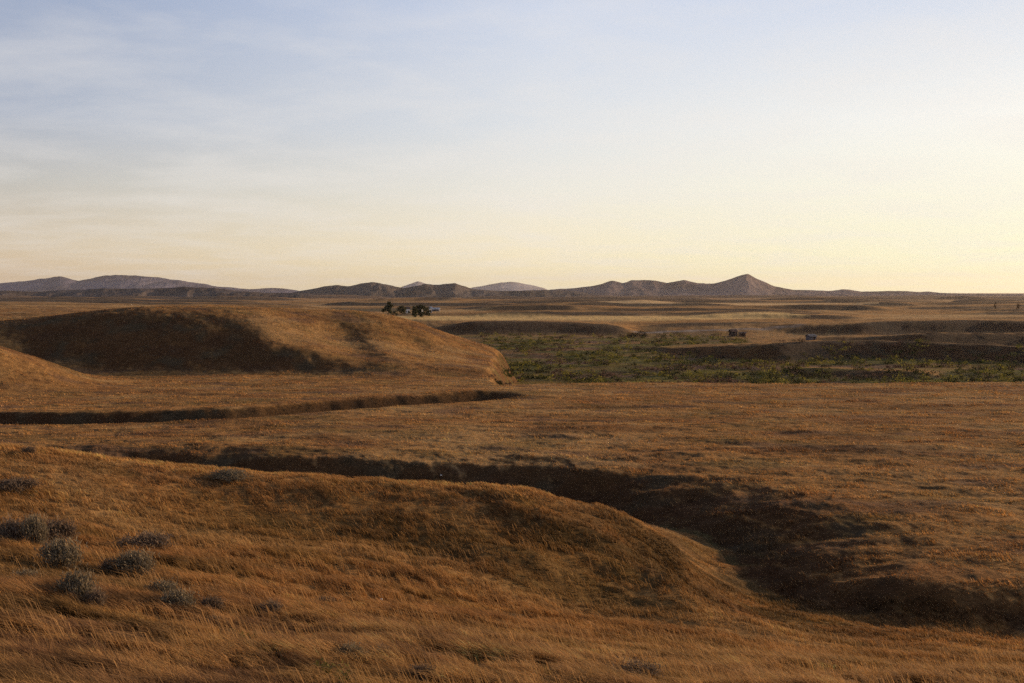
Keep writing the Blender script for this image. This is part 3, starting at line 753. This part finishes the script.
def building(name, px, py, Y, w, d, h, rh, wallm, roofm, rz, lab, cat, group=None, nwin=2, lean=False, lift=0):
    X, _, _ = at(px, py, Y); Z = gz1(X, Y)
    root = empty(name, (X, Y, Z - .15 + lift), rz); tag(root, lab, cat, group)
    v, f = box(-w / 2, w / 2, -d / 2, d / 2, 0, h)
    if not lean:
        k = [(-w / 2, -d / 2, h), (-w / 2, d / 2, h), (-w / 2, 0, h + rh), (w / 2, -d / 2, h), (w / 2, d / 2, h), (w / 2, 0, h + rh)]
        gab = (k, [(0, 2, 1), (3, 4, 5)])
        poly('wall', [(v, f), gab], wallm, root)
        e = .35; t = .14
        R_ = []
        for s in (-1, 1):
            y0 = s * (d / 2 + e); z0 = h - e * rh / (d / 2)
            q = [(-w / 2 - e, y0, z0 + .02), (w / 2 + e, y0, z0 + .02), (w / 2 + e, 0, h + rh + .02), (-w / 2 - e, 0, h + rh + .02)]
            q2 = [(a, b, c + t) for a, b, c in q]
            R_.append((q + q2, [(0, 1, 2, 3), (7, 6, 5, 4), (0, 4, 5, 1), (1, 5, 6, 2), (2, 6, 7, 3), (3, 7, 4, 0)]))
        poly('roof', R_, roofm, root)
    else:
        poly('wall', [(v, f)], wallm, root)
        q = [(-w / 2 - .3, -d / 2 - .3, h + .03), (w / 2 + .3, -d / 2 - .3, h + .03), (w / 2 + .3, d / 2 + .3, h + rh), (-w / 2 - .3, d / 2 + .3, h + rh)]
        q2 = [(a, b, c + .14) for a, b, c in q]
        poly('roof', [(q + q2, [(3, 2, 1, 0), (4, 5, 6, 7), (0, 1, 5, 4), (1, 2, 6, 5), (2, 3, 7, 6), (3, 0, 4, 7)])], roofm, root)
    poly('door', [box(-.45 + w * .12, .45 + w * .12, -d / 2 - .05, -d / 2 + .02, .15, 2.1)], dark if wallm is not dark else redroof, root)
    for i in range(nwin):
        x_ = -w / 2 + w * (i + .5) / nwin
        if abs(x_ - w * .12) < 1: x_ -= 1.3
        fr = poly('window', [box(x_ - .5, x_ + .5, -d / 2 - .06, -d / 2 + .02, 1.0, 1.95)], wallm, root)
        poly('pane', [box(x_ - .42, x_ + .42, -d / 2 - .075, -d / 2 - .062, 1.07, 1.88)], glass, fr)
    return root
gb = 'buildings of the distant farm'
building('farmhouse', 407.8, 316, 690, 2.4, 5, 3.4, 1.2, white, redroof, R(12), 'tall narrow white farmhouse between the round trees and the dark row', 'farmhouse', gb, 1)
building('shed', 421, 316, 700, 2.2, 4, 3.6, .8, white, tin, R(-8), 'small white farm shed showing over the middle of the dark tree row', 'shed', gb, 1)
building('barn', 434.5, 315, 730, 7.5, 6, 1.5, 1.1, bluegrey, tin, R(-5), 'long low grey roofed barn at the right end of the farm', 'barn', gb, 3)
building('shed', 430.5, 316, 705, 2.2, 4, 3.2, 1.0, white, tin, R(5), 'narrow white shed standing before the long grey barn', 'shed', gb, 1)
building('shed', 733, 337.5, 470, 2.8, 3, 2.3, .9, dark, redroof, R(20), 'dark board shed on the orange flat, left of a lower brown one', 'shed', 'lone sheds on the far flat', 1)
building('shed', 742.5, 337.5, 470, 3.0, 2.6, 1.5, .6, simple('brown_boards', (.12, .065, .045), .9, .3, 1.5), redroof, R(-15), 'low brown shed just right of the dark board shed', 'shed', 'lone sheds on the far flat', 1, lean=True)
building('shed', 811, 339, 440, 3.4, 3.0, 1.7, .8, bluegrey, simple('old_tin_roof', (.17, .165, .17), .6, .2, 1), R(25), 'blue grey shed with a pale tin roof alone on the orange flat', 'shed', 'lone sheds on the far flat', 1, lean=False)

# ------------------------------------------------------------------ warm evening haze in the air over the plain
hz, hnt = mat('evening_haze')
ho = hnt.nodes.new('ShaderNodeOutputMaterial'); hs = hnt.nodes.new('ShaderNodeVolumeScatter')
hs.inputs['Color'].default_value = (1, .93, .84, 1); hs.inputs['Density'].default_value = 2.5e-5; hs.inputs['Anisotropy'].default_value = .35
hnt.links.new(hs.outputs[0], ho.inputs['Volume'])
hv, hf = box(-32000, 32000, -2000, 32000, -60, 420)
hzo = poly('haze', [(hv, hf)], hz, None); tag(hzo, kind='structure')
# ------------------------------------------------------------------ sun and sky
sund = bpy.data.lights.new('sun', 'SUN'); sund.energy = 5.0; sund.angle = R(.8); sund.color = (1.0, .66, .36)
so = bpy.data.objects.new('sun', sund); COL.objects.link(so)
dirv = (math.sin(SUN_AZ) * math.cos(SUN_EL), math.cos(SUN_AZ) * math.cos(SUN_EL), math.sin(SUN_EL))
from mathutils import Vector
so.rotation_euler = Vector(dirv).to_track_quat('Z', 'Y').to_euler(); so.location = (60, 30, 20)

w = bpy.data.worlds.new('World'); sc.world = w; w.use_nodes = True
nt = w.node_tree; N = nt.nodes; L = nt.links; N.clear()
out = N.new('ShaderNodeOutputWorld'); bg = N.new('ShaderNodeBackground')
def s2l(c): return tuple((v / 255 / 12.92 if v / 255 <= .04045 else ((v / 255 + .055) / 1.055) ** 2.4) for v in c)
tc = N.new('ShaderNodeTexCoord'); sep = N.new('ShaderNodeSeparateXYZ'); L.new(tc.outputs['Generated'], sep.inputs[0])
def ramp(stops):
    rp = N.new('ShaderNodeValToRGB'); cr = rp.color_ramp; cr.interpolation = 'EASE'
    cr.elements[0].position = stops[0][0]; cr.elements[0].color = (*s2l(stops[0][1]), 1)
    cr.elements[1].position = stops[-1][0]; cr.elements[1].color = (*s2l(stops[-1][1]), 1)
    for p, c in stops[1:-1]:
        e = cr.elements.new(p); e.color = (*s2l(c), 1)
    cr.interpolation = 'LINEAR'
    return rp
left = ramp([(0, (232, 198, 154)), (.042, (222, 204, 176)), (.10, (200, 198, 192)), (.158, (178, 187, 203)), (.27, (150, 167, 198)), (.45, (78, 96, 130)), (1, (50, 64, 98))])
mid = ramp([(0, (255, 238, 188)), (.042, (254, 241, 208)), (.10, (242, 239, 228)), (.158, (228, 232, 235)), (.27, (209, 219, 238)), (.45, (98, 114, 146)), (1, (52, 66, 100))])
right = ramp([(0, (255, 252, 196)), (.022, (255, 255, 214)), (.08, (255, 253, 230)), (.158, (255, 254, 247)), (.27, (218, 226, 241)), (.45, (124, 138, 164)), (1, (54, 68, 102))])
dt = N.new('ShaderNodeVectorMath'); dt.operation = 'DOT_PRODUCT'; L.new(tc.outputs['Generated'], dt.inputs[0]); dt.inputs[1].default_value = (math.sin(SUN_AZ), math.cos(SUN_AZ), 0)
cur = None
for rp, lo, hi in ((left, 0, 0), (mid, .08, .53), (right, .53, .86)):
    L.new(sep.outputs['Z'], rp.inputs[0])
    if cur is None: cur = rp.outputs[0]; continue
    mr = N.new('ShaderNodeMapRange'); mr.inputs['From Min'].default_value = lo; mr.inputs['From Max'].default_value = hi; L.new(dt.outputs['Value'], mr.inputs['Value'])
    mx = N.new('ShaderNodeMix'); mx.data_type = 'RGBA'; L.new(mr.outputs[0], mx.inputs['Factor']); L.new(cur, mx.inputs[6]); L.new(rp.outputs[0], mx.inputs[7]); cur = mx.outputs[2]
# thin high cloud: noise on a plane far overhead
za = N.new('ShaderNodeMath'); za.operation = 'ADD'; za.inputs[1].default_value = .09; L.new(sep.outputs['Z'], za.inputs[0])
zc = N.new('ShaderNodeMath'); zc.operation = 'MAXIMUM'; zc.inputs[1].default_value = .05; L.new(za.outputs[0], zc.inputs[0])
dx = N.new('ShaderNodeMath'); dx.operation = 'DIVIDE'; L.new(sep.outputs['X'], dx.inputs[0]); L.new(zc.outputs[0], dx.inputs[1])
dy = N.new('ShaderNodeMath'); dy.operation = 'DIVIDE'; L.new(sep.outputs['Y'], dy.inputs[0]); L.new(zc.outputs[0], dy.inputs[1])
cb = N.new('ShaderNodeCombineXYZ'); L.new(dx.outputs[0], cb.inputs[0]); L.new(dy.outputs[0], cb.inputs[1])
mp = N.new('ShaderNodeMapping'); mp.inputs['Rotation'].default_value = (0, 0, R(28)); mp.inputs['Scale'].default_value = (.9, 1.05, 1); L.new(cb.outputs[0], mp.inputs[0])
nz = N.new('ShaderNodeTexNoise'); nz.inputs['Scale'].default_value = 1.6; nz.inputs['Detail'].default_value = 10; nz.inputs['Roughness'].default_value = .56; nz.inputs['Distortion'].default_value = .2
L.new(mp.outputs[0], nz.inputs['Vector'])
cm = N.new('ShaderNodeMapRange'); cm.inputs['From Min'].default_value = .42; cm.inputs['From Max'].default_value = .75; cm.inputs['To Max'].default_value = .46; L.new(nz.outputs['Fac'], cm.inputs['Value'])
cl = N.new('ShaderNodeMix'); cl.data_type = 'RGBA'; L.new(cm.outputs[0], cl.inputs['Factor']); L.new(mx.outputs[2], cl.inputs[6]); cl.inputs[7].default_value = (*s2l((244, 239, 233)), 1)
# physical sky adds its own tint
sky = N.new('ShaderNodeTexSky'); sky.sky_type = 'NISHITA'; sky.sun_disc = False; sky.sun_elevation = SUN_EL; sky.sun_rotation = SUN_AZ
sk = N.new('ShaderNodeVectorMath'); sk.operation = 'SCALE'; sk.inputs['Scale'].default_value = .07; L.new(sky.outputs[0], sk.inputs[0])
fm = N.new('ShaderNodeMix'); fm.data_type = 'RGBA'; fm.inputs['Factor'].default_value = .04; L.new(cl.outputs[2], fm.inputs[6]); L.new(sk.outputs[0], fm.inputs[7])
L.new(fm.outputs[2], bg.inputs[0]); bg.inputs[1].default_value = 1.0
L.new(bg.outputs[0], out.inputs[0])

# ------------------------------------------------------------------ camera
cam = bpy.data.cameras.new('camera'); cam.sensor_width = 36; cam.lens = 36 * F / W_PX; cam.clip_start = .1; cam.clip_end = 60000
co = bpy.data.objects.new('camera', cam); COL.objects.link(co); co.location = (0, 0, 0)
co.rotation_euler = (math.pi / 2 - PITCH, 0, 0)
sc.camera = co
sc.view_settings.view_transform = 'Standard'; sc.view_settings.look = 'None'; sc.view_settings.exposure = 0; sc.view_settings.gamma = 1
sc.render.engine = 'CYCLES'; sc.cycles.use_denoising = False
sc.cycles.max_bounces = 5; sc.cycles.diffuse_bounces = 2; sc.cycles.transmission_bounces = 3
